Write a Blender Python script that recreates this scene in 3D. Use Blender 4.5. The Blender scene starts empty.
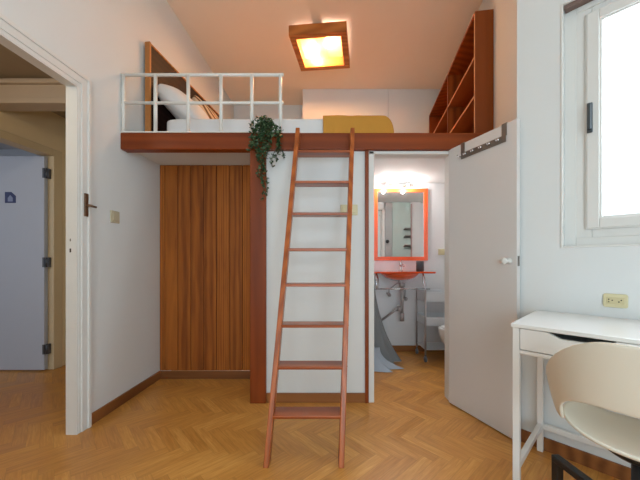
import bpy, math, random
from mathutils import Matrix, Vector, noise
random.seed(7)
PI = math.pi
scene = bpy.context.scene
COL = scene.collection
H = 1.012          # eye height
ZC = 3.35          # ceiling height

# ------------------------------------------------------------------ camera
cam_data = bpy.data.cameras.new('camera')
cam = bpy.data.objects.new('camera', cam_data)
COL.objects.link(cam)
cam.location = (0, 0, H)
cam.rotation_euler = (PI / 2, 0, 0)
cam_data.sensor_width = 36
cam_data.lens = 300 / 640 * 36
cam_data.shift_y = 21 / 640
cam_data.clip_start = 0.05
scene.camera = cam

# ------------------------------------------------------------------ world, light, exposure
world = bpy.data.worlds.new('world')
scene.world = world
world.use_nodes = True
world.node_tree.nodes['Background'].inputs['Color'].default_value = (0.86, 0.93, 1.0, 1)
world.node_tree.nodes['Background'].inputs['Strength'].default_value = 2.0
scene.view_settings.view_transform = 'Standard'
scene.view_settings.look = 'None'
scene.view_settings.gamma = 1
scene.view_settings.use_curve_mapping = False
scene.view_settings.exposure = 0.0

def area(name, loc, direction, sx, sy, power, color):
    d = bpy.data.lights.new(name, 'AREA')
    d.shape = 'RECTANGLE'; d.size = sx; d.size_y = sy
    d.energy = power; d.color = color
    o = bpy.data.objects.new(name, d); COL.objects.link(o)
    o.location = loc
    o.rotation_euler = Vector(direction).to_track_quat('-Z', 'Y').to_euler()
    return o

# wall with the window: it runs from the corner P0 towards the viewer's right
P0 = Vector((1.1213, 1.7075, 0))
WD = Vector((0.662, -0.7495, 0))
WN = Vector((0.7495, 0.662, 0))
area('daylight_window', P0 + WD * 0.97 + WN * 0.36 + Vector((0, 0, 1.72)), -WN, 1.45, 1.6, 68, (0.78, 0.90, 1.0))
area('daylight_balcony', (0.4, -1.85, 1.45), (0, 1, 0.35), 2.0, 2.3, 52, (0.70, 0.90, 1.0))
area('daylight_far_room', (-3.6, 0.35, 1.5), (0, 1, 0), 1.0, 1.4, 9, (0.68, 0.80, 1.0))

# ------------------------------------------------------------------ helpers
def frame(o, x, y, z=(0, 0, 1)):
    x = Vector(x).normalized(); y = Vector(y).normalized(); z = Vector(z).normalized()
    m = Matrix((x, y, z)).transposed().to_4x4()
    m.translation = Vector(o)
    return m

class MB:
    def __init__(self, m=None):
        self.v = []; self.f = []; self.s = []; self.m = m or Matrix()
    def add(self, vs, fs, smooth=False):
        n = len(self.v)
        self.v += [self.m @ Vector(p) for p in vs]
        self.f += [[i + n for i in f] for f in fs]
        self.s += [smooth] * len(fs)
        return self
    def box(self, a, b):
        x0, y0, z0 = a; x1, y1, z1 = b
        return self.add([(x0, y0, z0), (x1, y0, z0), (x1, y1, z0), (x0, y1, z0), (x0, y0, z1), (x1, y0, z1), (x1, y1, z1), (x0, y1, z1)],
                        [(0, 3, 2, 1), (4, 5, 6, 7), (0, 1, 5, 4), (1, 2, 6, 5), (2, 3, 7, 6), (3, 0, 4, 7)])
    def prism(self, poly, z0, z1):          # poly counter-clockwise in xy
        n = len(poly)
        vs = [(x, y, z0) for x, y in poly] + [(x, y, z1) for x, y in poly]
        fs = [tuple(range(n))[::-1], tuple(range(n, 2 * n))] + [(i, (i + 1) % n, n + (i + 1) % n, n + i) for i in range(n)]
        return self.add(vs, fs)
    def extrude(self, poly, d):             # poly of 3d points, extruded by the vector d
        n = len(poly); d = Vector(d)
        vs = [Vector(p) for p in poly] + [Vector(p) + d for p in poly]
        fs = [tuple(range(n))[::-1], tuple(range(n, 2 * n))] + [(i, (i + 1) % n, n + (i + 1) % n, n + i) for i in range(n)]
        return self.add(vs, fs)
    def beam(self, p, q, w, d, up=(0, 0, 1)):   # a square bar from p to q
        p = Vector(p); q = Vector(q); t = (q - p).normalized()
        a = t.cross(Vector(up))
        if a.length < 1e-4: a = t.cross(Vector((0, 1, 0)))
        a.normalize(); b = a.cross(t)
        vs = []
        for c in (p, q):
            for i, j in ((-1, -1), (1, -1), (1, 1), (-1, 1)):
                vs.append(c + a * i * w / 2 + b * j * d / 2)
        return self.add(vs, [(0, 3, 2, 1), (4, 5, 6, 7), (0, 1, 5, 4), (1, 2, 6, 5), (2, 3, 7, 6), (3, 0, 4, 7)][::1])
    def tube(self, pts, r, n=10, cap=True):
        pts = [Vector(p) for p in pts]
        rs = r if isinstance(r, (list, tuple)) else [r] * len(pts)
        vs = []; fs = []
        up = None
        for i, p in enumerate(pts):
            t = (pts[min(i + 1, len(pts) - 1)] - pts[max(i - 1, 0)]).normalized()
            if up is None:
                up = Vector((0, 0, 1)) if abs(t.z) < 0.9 else Vector((1, 0, 0))
            a = t.cross(up).normalized(); b = a.cross(t); up = b
            for k in range(n):
                w = 2 * PI * k / n
                vs.append(p + (a * math.cos(w) + b * math.sin(w)) * rs[i])
        for i in range(len(pts) - 1):
            for k in range(n):
                fs.append((i * n + k, i * n + (k + 1) % n, (i + 1) * n + (k + 1) % n, (i + 1) * n + k))
        if cap:
            fs.append(tuple(range(n))[::-1]); fs.append(tuple(range((len(pts) - 1) * n, len(pts) * n)))
        return self.add(vs, fs, True)
    def lathe(self, prof, c, n=28, sx=1, sy=1, axis='z'):
        vs = []; fs = []
        for r, z in prof:
            for k in range(n):
                w = 2 * PI * k / n
                x, y = r * math.cos(w) * sx, r * math.sin(w) * sy
                if axis == 'z': q = (c[0] + x, c[1] + y, c[2] + z)
                elif axis == 'y': q = (c[0] + x, c[1] + z, c[2] - y)
                else: q = (c[0] + z, c[1] + x, c[2] + y)
                vs.append(q)
        for i in range(len(prof) - 1):
            for k in range(n):
                fs.append((i * n + k, i * n + (k + 1) % n, (i + 1) * n + (k + 1) % n, (i + 1) * n + k))
        if prof[0][0] > 1e-5: fs.append(tuple(range(n))[::-1])
        if prof[-1][0] > 1e-5: fs.append(tuple(range((len(prof) - 1) * n, len(prof) * n)))
        return self.add(vs, fs, True)
    def grid(self, fn, nu, nv, closed_u=False):
        vs = [fn(i / nu, j / nv) for j in range(nv + 1) for i in range(nu + (0 if closed_u else 1))]
        w = nu if closed_u else nu + 1
        fs = []
        for j in range(nv):
            for i in range(nu):
                fs.append((j * w + i, j * w + (i + 1) % w, (j + 1) * w + (i + 1) % w, (j + 1) * w + i))
        return self.add(vs, fs, True)
    def build(self, name, mat, parent=None, base=None, bevel=0, seg=2, merge=False, solid=0, sub=0, offset=0):
        org = Vector((0, 0, 0))
        if parent is not None: org = Vector(parent.get('_org', (0, 0, 0)))
        elif base is not None: org = Vector(base)
        me = bpy.data.meshes.new(name)
        me.from_pydata([tuple(p - org) for p in self.v], [], self.f)
        me.polygons.foreach_set('use_smooth', self.s)
        if merge:
            import bmesh
            bm = bmesh.new(); bm.from_mesh(me)
            bmesh.ops.remove_doubles(bm, verts=bm.verts, dist=0.0008)
            bmesh.ops.recalc_face_normals(bm, faces=bm.faces)
            bm.to_mesh(me); bm.free()
        me.materials.append(mat)
        me.update()
        o = bpy.data.objects.new(name, me); COL.objects.link(o)
        if parent is not None: o.parent = parent
        else: o.location = org
        o['_org'] = tuple(org)
        if solid:
            m = o.modifiers.new('solidify', 'SOLIDIFY'); m.thickness = solid; m.offset = offset
        if sub:
            m = o.modifiers.new('subsurf', 'SUBSURF'); m.levels = sub; m.render_levels = sub
        if bevel:
            m = o.modifiers.new('bevel', 'BEVEL'); m.width = bevel; m.segments = seg
            m.limit_method = 'ANGLE'; m.angle_limit = 0.6
        return o

def tag(o, label, cat, group=None, kind=None):
    if label: o['label'] = label
    if cat: o['category'] = cat
    if group: o['group'] = group
    if kind: o['kind'] = kind
    return o
def thing(name, loc, label, cat, group=None):
    o = bpy.data.objects.new(name, None); COL.objects.link(o)
    o.location = loc; o.empty_display_size = 0.05; o['_org'] = tuple(loc)
    return tag(o, label, cat, group)
def struct(o, label=None, cat=None):
    o['kind'] = 'structure'
    return tag(o, label, cat)

# ------------------------------------------------------------------ materials
def new_mat(name):
    m = bpy.data.materials.new(name); m.use_nodes = True
    nt = m.node_tree
    return m, nt, nt.nodes, nt.links, nt.nodes['Principled BSDF']
def lin(c):
    return tuple((x / 12.92 if x <= 0.04045 else ((x + 0.055) / 1.055) ** 2.4) for x in [v / 255 for v in c]) + (1,)
def plain(name, c, rough=0.5, metal=0, bump=0.0, bscale=60, var=0.03, coat=0, transmission=0, vscale=6):
    m, nt, N, L, P = new_mat(name)
    tc = N.new('ShaderNodeTexCoord')
    ns = N.new('ShaderNodeTexNoise'); ns.inputs['Scale'].default_value = vscale; ns.inputs['Detail'].default_value = 4
    L.new(tc.outputs['Object'], ns.inputs['Vector'])
    r = N.new('ShaderNodeMapRange')
    r.inputs['To Min'].default_value = 1 - var; r.inputs['To Max'].default_value = 1 + var
    L.new(ns.outputs['Fac'], r.inputs['Value'])
    mx = N.new('ShaderNodeVectorMath'); mx.operation = 'SCALE'
    mx.inputs[0].default_value = lin(c)[:3]
    L.new(r.outputs['Result'], mx.inputs['Scale'])
    L.new(mx.outputs['Vector'], P.inputs['Base Color'])
    P.inputs['Roughness'].default_value = rough
    P.inputs['Metallic'].default_value = metal
    P.inputs['Coat Weight'].default_value = coat
    P.inputs['Transmission Weight'].default_value = transmission
    if bump:
        n2 = N.new('ShaderNodeTexNoise'); n2.inputs['Scale'].default_value = bscale; n2.inputs['Detail'].default_value = 3
        L.new(tc.outputs['Object'], n2.inputs['Vector'])
        b = N.new('ShaderNodeBump'); b.inputs['Strength'].default_value = bump; b.inputs['Distance'].default_value = 0.004
        L.new(n2.outputs['Fac'], b.inputs['Height']); L.new(b.outputs['Normal'], P.inputs['Normal'])
    return m
def wood(name, dark, light, axis='x', scale=1.0, rough=0.4, contrast=1.0, plank=None, coat=0.04, ww=0.45):
    m, nt, N, L, P = new_mat(name)
    tc = N.new('ShaderNodeTexCoord')
    mp = N.new('ShaderNodeMapping')
    s = {'x': (1.2, 14, 14), 'y': (14, 1.2, 14), 'z': (14, 14, 1.2)}[axis]
    mp.inputs['Scale'].default_value = [k * scale for k in s]
    L.new(tc.outputs['Object'], mp.inputs['Vector'])
    vec = mp.outputs['Vector']
    if plank:
        sep = N.new('ShaderNodeSeparateXYZ'); L.new(tc.outputs['Object'], sep.inputs[0])
        dv = N.new('ShaderNodeMath'); dv.operation = 'DIVIDE'; dv.inputs[1].default_value = plank
        L.new(sep.outputs[0], dv.inputs[0])
        fl = N.new('ShaderNodeMath'); fl.operation = 'FLOOR'; L.new(dv.outputs[0], fl.inputs[0])
        wn = N.new('ShaderNodeTexWhiteNoise'); wn.noise_dimensions = '1D'; L.new(fl.outputs[0], wn.inputs['W'])
        ad = N.new('ShaderNodeVectorMath'); ad.operation = 'MULTIPLY_ADD'
        L.new(wn.outputs['Color'], ad.inputs[0]); ad.inputs[1].default_value = (37, 37, 37); L.new(vec, ad.inputs[2])
        vec = ad.outputs[0]
    ns = N.new('ShaderNodeTexNoise'); ns.inputs['Scale'].default_value = 1.0; ns.inputs['Detail'].default_value = 5
    ns.inputs['Distortion'].default_value = 0.6
    L.new(vec, ns.inputs['Vector'])
    wv = N.new('ShaderNodeTexWave'); wv.wave_type = 'RINGS'
    wv.rings_direction = {'x': 'X', 'y': 'Y', 'z': 'Z'}[axis]
    wv.inputs['Scale'].default_value = 0.55; wv.inputs['Distortion'].default_value = 5.0
    wv.inputs['Detail'].default_value = 2; wv.inputs['Detail Scale'].default_value = 0.6
    L.new(vec, wv.inputs['Vector'])
    mx = N.new('ShaderNodeMath'); mx.operation = 'MULTIPLY_ADD'; mx.inputs[1].default_value = ww
    L.new(wv.outputs['Fac'], mx.inputs[0]); 
    hf = N.new('ShaderNodeMath'); hf.operation = 'MULTIPLY'; hf.inputs[1].default_value = 1.05 - ww
    L.new(ns.outputs['Fac'], hf.inputs[0]); L.new(hf.outputs[0], mx.inputs[2])
    val = mx.outputs[0]
    if plank:
        a2 = N.new('ShaderNodeMath'); a2.operation = 'MULTIPLY_ADD'; a2.inputs[1].default_value = 0.35; 
        L.new(wn.outputs['Value'], a2.inputs[0]); L.new(val, a2.inputs[2]); 
        a3 = N.new('ShaderNodeMath'); a3.operation = 'SUBTRACT'; a3.inputs[1].default_value = 0.17; L.new(a2.outputs[0], a3.inputs[0])
        val = a3.outputs[0]
    cr = N.new('ShaderNodeValToRGB')
    c = 0.5
    cr.color_ramp.elements[0].position = c - 0.33 / contrast; cr.color_ramp.elements[0].color = lin(dark)
    cr.color_ramp.elements[1].position = c + 0.33 / contrast; cr.color_ramp.elements[1].color = lin(light)
    L.new(val, cr.inputs[0]); L.new(cr.outputs[0], P.inputs['Base Color'])
    P.inputs['Roughness'].default_value = rough
    P.inputs['Specular IOR Level'].default_value = 0.3
    P.inputs['Coat Weight'].default_value = coat; P.inputs['Coat Roughness'].default_value = 0.25
    b = N.new('ShaderNodeBump'); b.inputs['Strength'].default_value = 0.12; b.inputs['Distance'].default_value = 0.002
    L.new(val, b.inputs['Height']); L.new(b.outputs['Normal'], P.inputs['Normal'])
    return m
def parquet(name):
    m, nt, N, L, P = new_mat(name)
    W = 0.057; n = 5
    def M(op, a, b=None, c=None):
        k = N.new('ShaderNodeMath'); k.operation = op
        for i, q in enumerate((a, b, c)):
            if q is None: continue
            if isinstance(q, (int, float)): k.inputs[i].default_value = q
            else: L.new(q, k.inputs[i])
        return k.outputs[0]
    tc = N.new('ShaderNodeTexCoord')
    mp = N.new('ShaderNodeMapping'); mp.inputs['Rotation'].default_value = (0, 0, math.radians(45 + 3))
    mp.inputs['Location'].default_value = (7.3, 11.1, 0)
    L.new(tc.outputs['Object'], mp.inputs['Vector'])
    sp = N.new('ShaderNodeSeparateXYZ'); L.new(mp.outputs[0], sp.inputs[0])
    x = M('DIVIDE', sp.outputs[0], W); y = M('DIVIDE', sp.outputs[1], W)
    i = M('FLOOR', x); j = M('FLOOR', y)
    mm = M('FLOORED_MODULO', M('ADD', M('SUBTRACT', i, j), 0.0), 2 * n)
    mm = M('ROUND', mm)
    hor = M('LESS_THAN', mm, n - 0.5)
    i0 = M('SUBTRACT', i, mm)                       # start of a lying plank
    j0 = M('SUBTRACT', j, M('SUBTRACT', 2 * n - 1, mm))   # start of a standing plank
    # along / across coordinates
    ua = M('SUBTRACT', x, i0); va = M('SUBTRACT', y, j)
    ub = M('SUBTRACT', y, j0); vb = M('SUBTRACT', x, i)
    def mix(a, b): return M('ADD', M('MULTIPLY', hor, a), M('MULTIPLY', M('SUBTRACT', 1, hor), b))
    u = mix(ua, ub); v = mix(va, vb)
    ida = mix(i0, M('ADD', i, 313.7)); idb = mix(j, M('ADD', j0, 91.3))
    cb = N.new('ShaderNodeCombineXYZ'); L.new(ida, cb.inputs[0]); L.new(idb, cb.inputs[1])
    wn = N.new('ShaderNodeTexWhiteNoise'); wn.noise_dimensions = '3D'; L.new(cb.outputs[0], wn.inputs['Vector'])
    gv = N.new('ShaderNodeCombineXYZ')
    L.new(M('MULTIPLY', u, 0.35), gv.inputs[0]); L.new(M('MULTIPLY', v, 4.0), gv.inputs[1]); L.new(M('MULTIPLY', wn.outputs['Value'], 90), gv.inputs[2])
    ns = N.new('ShaderNodeTexNoise'); ns.inputs['Scale'].default_value = 1.3; ns.inputs['Detail'].default_value = 5; ns.inputs['Distortion'].default_value = 0.8
    L.new(gv.outputs[0], ns.inputs['Vector'])
    big = N.new('ShaderNodeTexNoise'); big.inputs['Scale'].default_value = 1.6; L.new(tc.outputs['Object'], big.inputs['Vector'])
    val = M('ADD', M('MULTIPLY', wn.outputs['Value'], 0.22), M('ADD', M('MULTIPLY', ns.outputs['Fac'], 0.60), M('MULTIPLY', big.outputs['Fac'], 0.15)))
    cr = N.new('ShaderNodeValToRGB'); e = cr.color_ramp.elements
    e[0].position = 0.16; e[0].color = lin((172, 112, 48)); e[1].position = 0.86; e[1].color = lin((236, 182, 104))
    k = e.new(0.55); k.color = lin((210, 149, 74))
    L.new(val, cr.inputs[0])
    # seams
    d1 = M('MINIMUM', v, M('SUBTRACT', 1, v)); d2 = M('MINIMUM', u, M('SUBTRACT', n, u))
    d = M('MINIMUM', d1, d2)
    mr = N.new('ShaderNodeMapRange'); mr.inputs['From Max'].default_value = 0.035
    mr.inputs['To Min'].default_value = 0.80; L.new(d, mr.inputs['Value'])
    sc = N.new('ShaderNodeVectorMath'); sc.operation = 'SCALE'; L.new(cr.outputs[0], sc.inputs[0]); L.new(mr.outputs[0], sc.inputs['Scale'])
    L.new(sc.outputs[0], P.inputs['Base Color'])
    P.inputs['Roughness'].default_value = 0.34
    L.new(M('ADD', 0.28, M('MULTIPLY', wn.outputs['Value'], 0.14)), P.inputs['Roughness'])
    P.inputs['Specular IOR Level'].default_value = 0.5
    b = N.new('ShaderNodeBump'); b.inputs['Strength'].default_value = 0.15; b.inputs['Distance'].default_value = 0.002
    L.new(mr.outputs[0], b.inputs['Height']); L.new(b.outputs['Normal'], P.inputs['Normal'])
    return m
def emit(name, c, s):
    m, nt, N, L, P = new_mat(name)
    e = N.new('ShaderNodeEmission'); e.inputs[0].default_value = lin(c); e.inputs[1].default_value = s
    L.new(e.outputs[0], N['Material Output'].inputs[0]); N.remove(P)
    return m
def pane_mat(name, tint=(1, 1, 1), gloss=0.06, translucent=0.0, tcol=(1, 1, 1)):
    m, nt, N, L, P = new_mat(name)
    t = N.new('ShaderNodeBsdfTransparent'); t.inputs[0].default_value = (*tint, 1)
    g = N.new('ShaderNodeBsdfGlossy'); g.inputs['Roughness'].default_value = 0.05
    mx = N.new('ShaderNodeMixShader'); mx.inputs[0].default_value = gloss
    L.new(t.outputs[0], mx.inputs[1]); L.new(g.outputs[0], mx.inputs[2])
    out = mx.outputs[0]
    if translucent:
        d = N.new('ShaderNodeBsdfTranslucent'); d.inputs[0].default_value = (*tcol, 1)
        d2 = N.new('ShaderNodeBsdfDiffuse'); d2.inputs[0].default_value = (*tcol, 1)
        m1 = N.new('ShaderNodeMixShader'); m1.inputs[0].default_value = 0.4
        L.new(d.outputs[0], m1.inputs[1]); L.new(d2.outputs[0], m1.inputs[2])
        m2 = N.new('ShaderNodeMixShader'); m2.inputs[0].default_value = translucent
        L.new(out, m2.inputs[1]); L.new(m1.outputs[0], m2.inputs[2]); out = m2.outputs[0]
    L.new(out, N['Material Output'].inputs[0]); N.remove(P)
    return m

M_wall = plain('wall_paint', (222, 224, 223), 0.75, bump=0.12, bscale=35, var=0.015)
M_ceil = plain('ceiling_paint', (240, 222, 202), 0.8, bump=0.08, bscale=30, var=0.015)
M_bath = plain('bathroom_paint', (228, 228, 230), 0.6, var=0.01)
M_tan = plain('hall_tan_paint', (226, 204, 164), 0.7, var=0.02)
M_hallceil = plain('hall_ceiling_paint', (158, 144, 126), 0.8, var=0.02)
M_cornice = plain('hall_cornice_paint', (196, 182, 166), 0.6, var=0.02)
M_far = plain('far_room_paint', (176, 184, 196), 0.7, var=0.02)
M_trim = plain('white_gloss_trim', (222, 221, 217), 0.55, var=0.01, coat=0.0)
M_door = plain('white_door_paint', (214, 210, 207), 0.45, var=0.015, bump=0.05, bscale=12)
M_bluedoor = plain('pale_blue_door_paint', (186, 192, 204), 0.5, var=0.02)
M_floor = parquet('herringbone_parquet')
M_base = wood('baseboard_wood', (112, 66, 34), (158, 102, 56), 'x', 1.0, 0.45)
M_basey = wood('baseboard_wood_lengthwise', (112, 66, 34), (158, 102, 56), 'y', 1.0, 0.45)
M_beam = wood('beam_wood', (104, 40, 4), (150, 68, 18), 'x', 0.8, 0.42, ww=0.2)
M_post = wood('post_wood', (100, 42, 8), (146, 68, 22), 'z', 0.9, 0.42, ww=0.2)
M_lad = wood('ladder_wood', (138, 66, 22), (184, 98, 42), 'z', 1.2, 0.35, coat=0.3)
M_tread = wood('tread_wood', (128, 56, 18), (174, 88, 36), 'x', 1.2, 0.3, coat=0.3)
M_plank = wood('plank_wood', (108, 50, 8), (192, 112, 38), 'z', 2.1, 0.65, contrast=0.7, plank=0.1115, ww=0.3)
M_groove = plain('plank_gap', (52, 26, 10), 0.8)
M_shelf = wood('bookshelf_wood', (116, 50, 10), (162, 82, 28), 'z', 0.6, 0.42)
M_shelfin = wood('bookshelf_board_wood', (126, 62, 24), (170, 96, 46), 'y', 0.6, 0.5)
M_edge = plain('pale_board_edge', (206, 142, 96), 0.5, var=0.05)
M_head = wood('dark_headboard_wood', (34, 16, 12), (50, 26, 20), 'y', 0.8, 0.5)
M_headedge = wood('headboard_edge_wood', (158, 98, 48), (196, 134, 76), 'z', 0.8, 0.45)
M_lampw = wood('lamp_frame_wood', (150, 84, 34), (196, 122, 60), 'x', 1.0, 0.4)
M_metalw = plain('white_painted_metal', (226, 224, 218), 0.35, var=0.01)
M_linen = plain('white_bed_linen', (228, 228, 228), 0.9, bump=0.35, bscale=14, var=0.02)
M_yellow = plain('mustard_blanket_cloth', (204, 146, 60), 0.95, bump=0.5, bscale=60, var=0.06)
M_stripe = plain('striped_pillow_beige', (188, 168, 138), 0.9, var=0.03)
M_desk = plain('white_desk_lacquer', (232, 231, 228), 0.28, var=0.006, coat=0.2)
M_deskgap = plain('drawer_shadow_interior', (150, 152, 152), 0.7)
M_chair = plain('off_white_chair_plastic', (220, 214, 198), 0.42, var=0.01)
M_black = plain('black_powder_coated_metal', (24, 24, 26), 0.4)
M_rubber = plain('black_rubber', (18, 18, 18), 0.7)
M_beige = plain('aged_beige_plastic', (214, 204, 164), 0.4, var=0.02)
M_beige2 = plain('pale_beige_plastic', (196, 186, 158), 0.4, var=0.02)
M_dark = plain('dark_slot', (44, 38, 30), 0.6)
M_handle = plain('grey_window_handle', (72, 78, 82), 0.4, metal=0.3)
M_brass = plain('aged_brass', (128, 100, 78), 0.35, metal=0.7)
M_steel = plain('brushed_grey_steel', (128, 122, 116), 0.35, metal=0.7)
M_chrome = plain('chrome', (200, 200, 204), 0.15, metal=1.0, var=0.0)
M_pipe = plain('satin_grey_pipe', (168, 160, 158), 0.4, metal=0.4)
M_hinge = plain('dark_hinge_metal', (92, 94, 100), 0.4, metal=0.6)
M_orange = plain('orange_lacquer', (236, 92, 40), 0.3, coat=0.4, var=0.02)
M_oglass = plain('orange_glass', (244, 84, 20), 0.1, coat=0.5, transmission=0.25, var=0.02)
M_curtain = plain('grey_curtain_cloth', (126, 127, 128), 0.9, bump=0.3, bscale=90, var=0.05)
M_liner = plain('pale_blue_curtain_liner', (160, 170, 182), 0.6, var=0.03)
M_porc = plain('white_porcelain', (236, 236, 236), 0.12, coat=0.6, var=0.0)
M_troll = plain('translucent_trolley_plastic', (228, 232, 236), 0.3, transmission=0.2, var=0.01)
M_cup = plain('charcoal_cup', (56, 58, 64), 0.5)
M_greyp = plain('grey_laminate', (160, 164, 164), 0.4)
M_green = plain('frosted_green_glass', (196, 216, 210), 0.25, transmission=0.2)
M_leaf = plain('trailing_leaf', (44, 74, 42), 0.45, var=0.35, vscale=40)
M_leaf2 = plain('pale_trailing_leaf', (92, 116, 80), 0.5, var=0.25, vscale=40)
M_stem = plain('plant_stem', (78, 70, 40), 0.7)
M_sticker = plain('dark_blue_sticker', (58, 68, 108), 0.5)
M_sticker2 = plain('pale_sticker_mark', (140, 150, 180), 0.5)
M_mirror, _, _N, _L, _P = new_mat('mirror_glass')
_P.inputs['Base Color'].default_value = (0.9, 0.92, 0.92, 1); _P.inputs['Metallic'].default_value = 1; _P.inputs['Roughness'].default_value = 0.02
M_pane = pane_mat('window_glass', (0.97, 0.99, 1.0), 0.05)
M_diff = pane_mat('lamp_diffuser_glass', (1.0, 0.80, 0.56), 0.04, 0.22, (0.8, 0.5, 0.26))
M_bulb = emit('warm_bulb', (255, 214, 150), 40)
M_bulb2 = emit('bathroom_bulb', (255, 232, 200), 18)

# ------------------------------------------------------------------ setting
def XL(y): return -1.512 + 0.05 * y            # left wall
def XR(y): return 1.385 + 0.15 * (y - 2.2)     # right wall of the loft
def XH(y): return -2.5 + 0.123 * (y - 2.76)    # far wall of the hall
YB = -1.7
we = 2.35                                      # length of the window wall
PE = P0 + WD * we

struct(MB().box((-5.2, YB - 0.3, -0.08), (4.2, 5.0, 0)).build('floor', M_floor), 'herringbone oak parquet floor of the whole apartment', 'floor')
struct(MB().prism([(XL(YB) - 0.1, YB - 0.13), (PE.x + 0.1, YB - 0.13), (PE.x + 0.1, PE.y + 0.1), (P0.x + WN.x * 0.3, P0.y + WN.y * 0.3), (1.95, 2.1), (2.1, 4.8), (XL(4.8) - 0.1, 4.8)], ZC, ZC + 0.1).build('ceiling', M_ceil), 'plain high ceiling over room and loft', 'ceiling')

# left wall, with the doorway to the hall
T = 0.055
DY0, DY1, DZ = 0.85, 1.752, 2.035
def lw(y0, y1, z0, z1, mb):
    mb.prism([(XL(y0) - T, y0), (XL(y0), y0), (XL(y1), y1), (XL(y1) - T, y1)], z0, z1)
mb = MB()
lw(YB, DY0, 0, ZC, mb); lw(DY1, 4.7, 0, ZC, mb); lw(DY0, DY1, DZ, ZC, mb)
wl = struct(mb.build('wall_left', M_wall), 'white plaster wall with the hall doorway', 'wall')
# casing around the doorway: stepped moulding on the room side plus the lining
def lframe(y, x=0): return (XL(y) + x, y)
mb = MB()
cw = 0.09
for (a, b, t) in ((0, cw, 0.012), (0.02, cw - 0.004, 0.018), (0.06, cw - 0.008, 0.026)):
    for s, ye in ((1, DY1), (-1, DY0)):
        y0, y1 = sorted((ye + s * a, ye + s * b))
        mb.prism([(XL(y0) - 0.002, y0), (XL(y0) + t, y0), (XL(y1) + t, y1), (XL(y1) - 0.002, y1)], 0, DZ + b)
    y0, y1 = DY0 - a, DY1 + a
    mb.prism([(XL(y0) - 0.002, y0), (XL(y0) + t, y0), (XL(y1) + t, y1), (XL(y1) - 0.002, y1)], DZ + a, DZ + b)
cas = mb
cas_o = struct(cas.build('trim_1', M_trim, bevel=0.003), 'white moulded casing around the hall doorway', 'trim')
mb = MB()
for y0, y1 in ((DY1 - 0.006, DY1 + 0.002), (DY0 - 0.002, DY0 + 0.006)):
    mb.prism([(XL(y0) - T, y0), (XL(y0) + 0.01, y0), (XL(y1) + 0.01, y1), (XL(y1) - T, y1)], 0, DZ)
mb.prism([(XL(DY0) - T, DY0), (XL(DY0) + 0.01, DY0), (XL(DY1) + 0.01, DY1), (XL(DY1) - T, DY1)], DZ - 0.006, DZ + 0.002)
jam = mb.build('door_lining', M_trim, cas_o)

# hall beyond the left doorway
mb = MB()
HO0, HO1, HZ = 1.95, 2.80, 1.995
def hw(y0, y1, z0, z1): mb.prism([(XH(y0) - 0.1, y0), (XH(y0), y0), (XH(y1), y1), (XH(y1) - 0.1, y1)], z0, z1)
hw(-0.2, HO0, 0, 2.42); hw(HO1, 3.05, 0, 2.42); hw(HO0, HO1, HZ, 2.42)
struct(mb.build('wall_hall', M_tan), 'tan wall across the hall with a second doorway', 'wall')
struct(MB().box((-2.7, 2.98, 0), (XL(3.0) - T, 3.06, 2.42)).build('wall_hall_end', M_tan), 'tan end wall of the hall', 'wall')
struct(MB().box((-2.95, -0.3, 0), (XL(0) - T - 0.02, -0.2, 2.42)).build('wall_hall_front', M_tan), 'tan wall closing the hall behind the viewer', 'wall')
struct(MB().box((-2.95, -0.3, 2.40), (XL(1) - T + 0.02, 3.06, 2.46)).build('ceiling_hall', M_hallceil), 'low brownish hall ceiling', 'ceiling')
mb = MB()
yl = 2.28
mb.box((XH(yl) - 0.02, yl, 2.245), (XL(yl) - T, yl + 0.10, 2.41))
mb.box((XH(yl) - 0.02, yl - 0.018, 2.205), (XL(yl) - T, yl + 0.118, 2.25))
mb.box((XH(yl) - 0.02, yl - 0.03, 2.35), (XL(yl) - T, yl + 0.13, 2.375))
struct(mb.build('trim_2', M_cornice, bevel=0.006), 'moulded lintel crossing the hall under its ceiling', 'trim')
mb = MB()
for (y0, y1, z0, z1) in ((HO1 - 0.006, HO1 + 0.075, 0, HZ + 0.06), (HO0 - 0.075, HO0 + 0.006, 0, HZ + 0.06), (HO0 + 0.006, HO1 - 0.006, HZ - 0.006, HZ + 0.06)):
    mb.prism([(XH(y0) - 0.104, y0), (XH(y0) + 0.018, y0), (XH(y1) + 0.018, y1), (XH(y1) - 0.104, y1)], z0, z1)
struct(mb.build('trim_3', plain('cream_casing_paint', (206, 186, 150), 0.5), bevel=0.004), 'cream casing of the doorway across the hall', 'trim')
# the far room and its pale door
mb = MB()
mb.box((-5.0, 4.0, 0), (-2.4, 4.1, 2.5)); mb.box((-5.0, 0, 0), (-4.9, 4.1, 2.5))
mb.box((-5.0, -0.1, 0), (-4.15, 0.0, 2.5)); mb.box((-3.05, -0.1, 0), (-2.95, 0.0, 2.5))
mb.box((-4.15, -0.1, 0), (-3.05, 0, 0.8)); mb.box((-4.15, -0.1, 2.2), (-3.05, 0, 2.5))
struct(mb.build('wall_far_room', M_far), 'grey blue walls of the room across the hall', 'wall')
struct(MB().box((-5.0, -0.1, 2.5), (-2.5, 4.1, 2.56)).build('ceiling_far_room', M_far), 'ceiling of the room across the hall', 'ceiling')
d3 = struct(MB().box((-3.32, 2.752, 0.012), (-2.530, 2.789, 1.975)).build('door_1', M_bluedoor, base=(-2.53, 2.77, 0), bevel=0.003), 'pale blue door standing open across the hall', 'door')
for z in (1.82, 1.0, 0.20):
    h = MB().tube([(-2.519, 2.765, z - 0.045), (-2.519, 2.765, z + 0.045)], 0.009, 8).box((-2.545, 2.749, z - 0.045), (-2.525, 2.754, z + 0.045)).box((-2.519, 2.765, z - 0.045), (-2.503, 2.794, z + 0.045))
    h.build('hinge', M_hinge, d3)
Z = lambda y, d: H + (261 - y) / 300 * d
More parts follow.
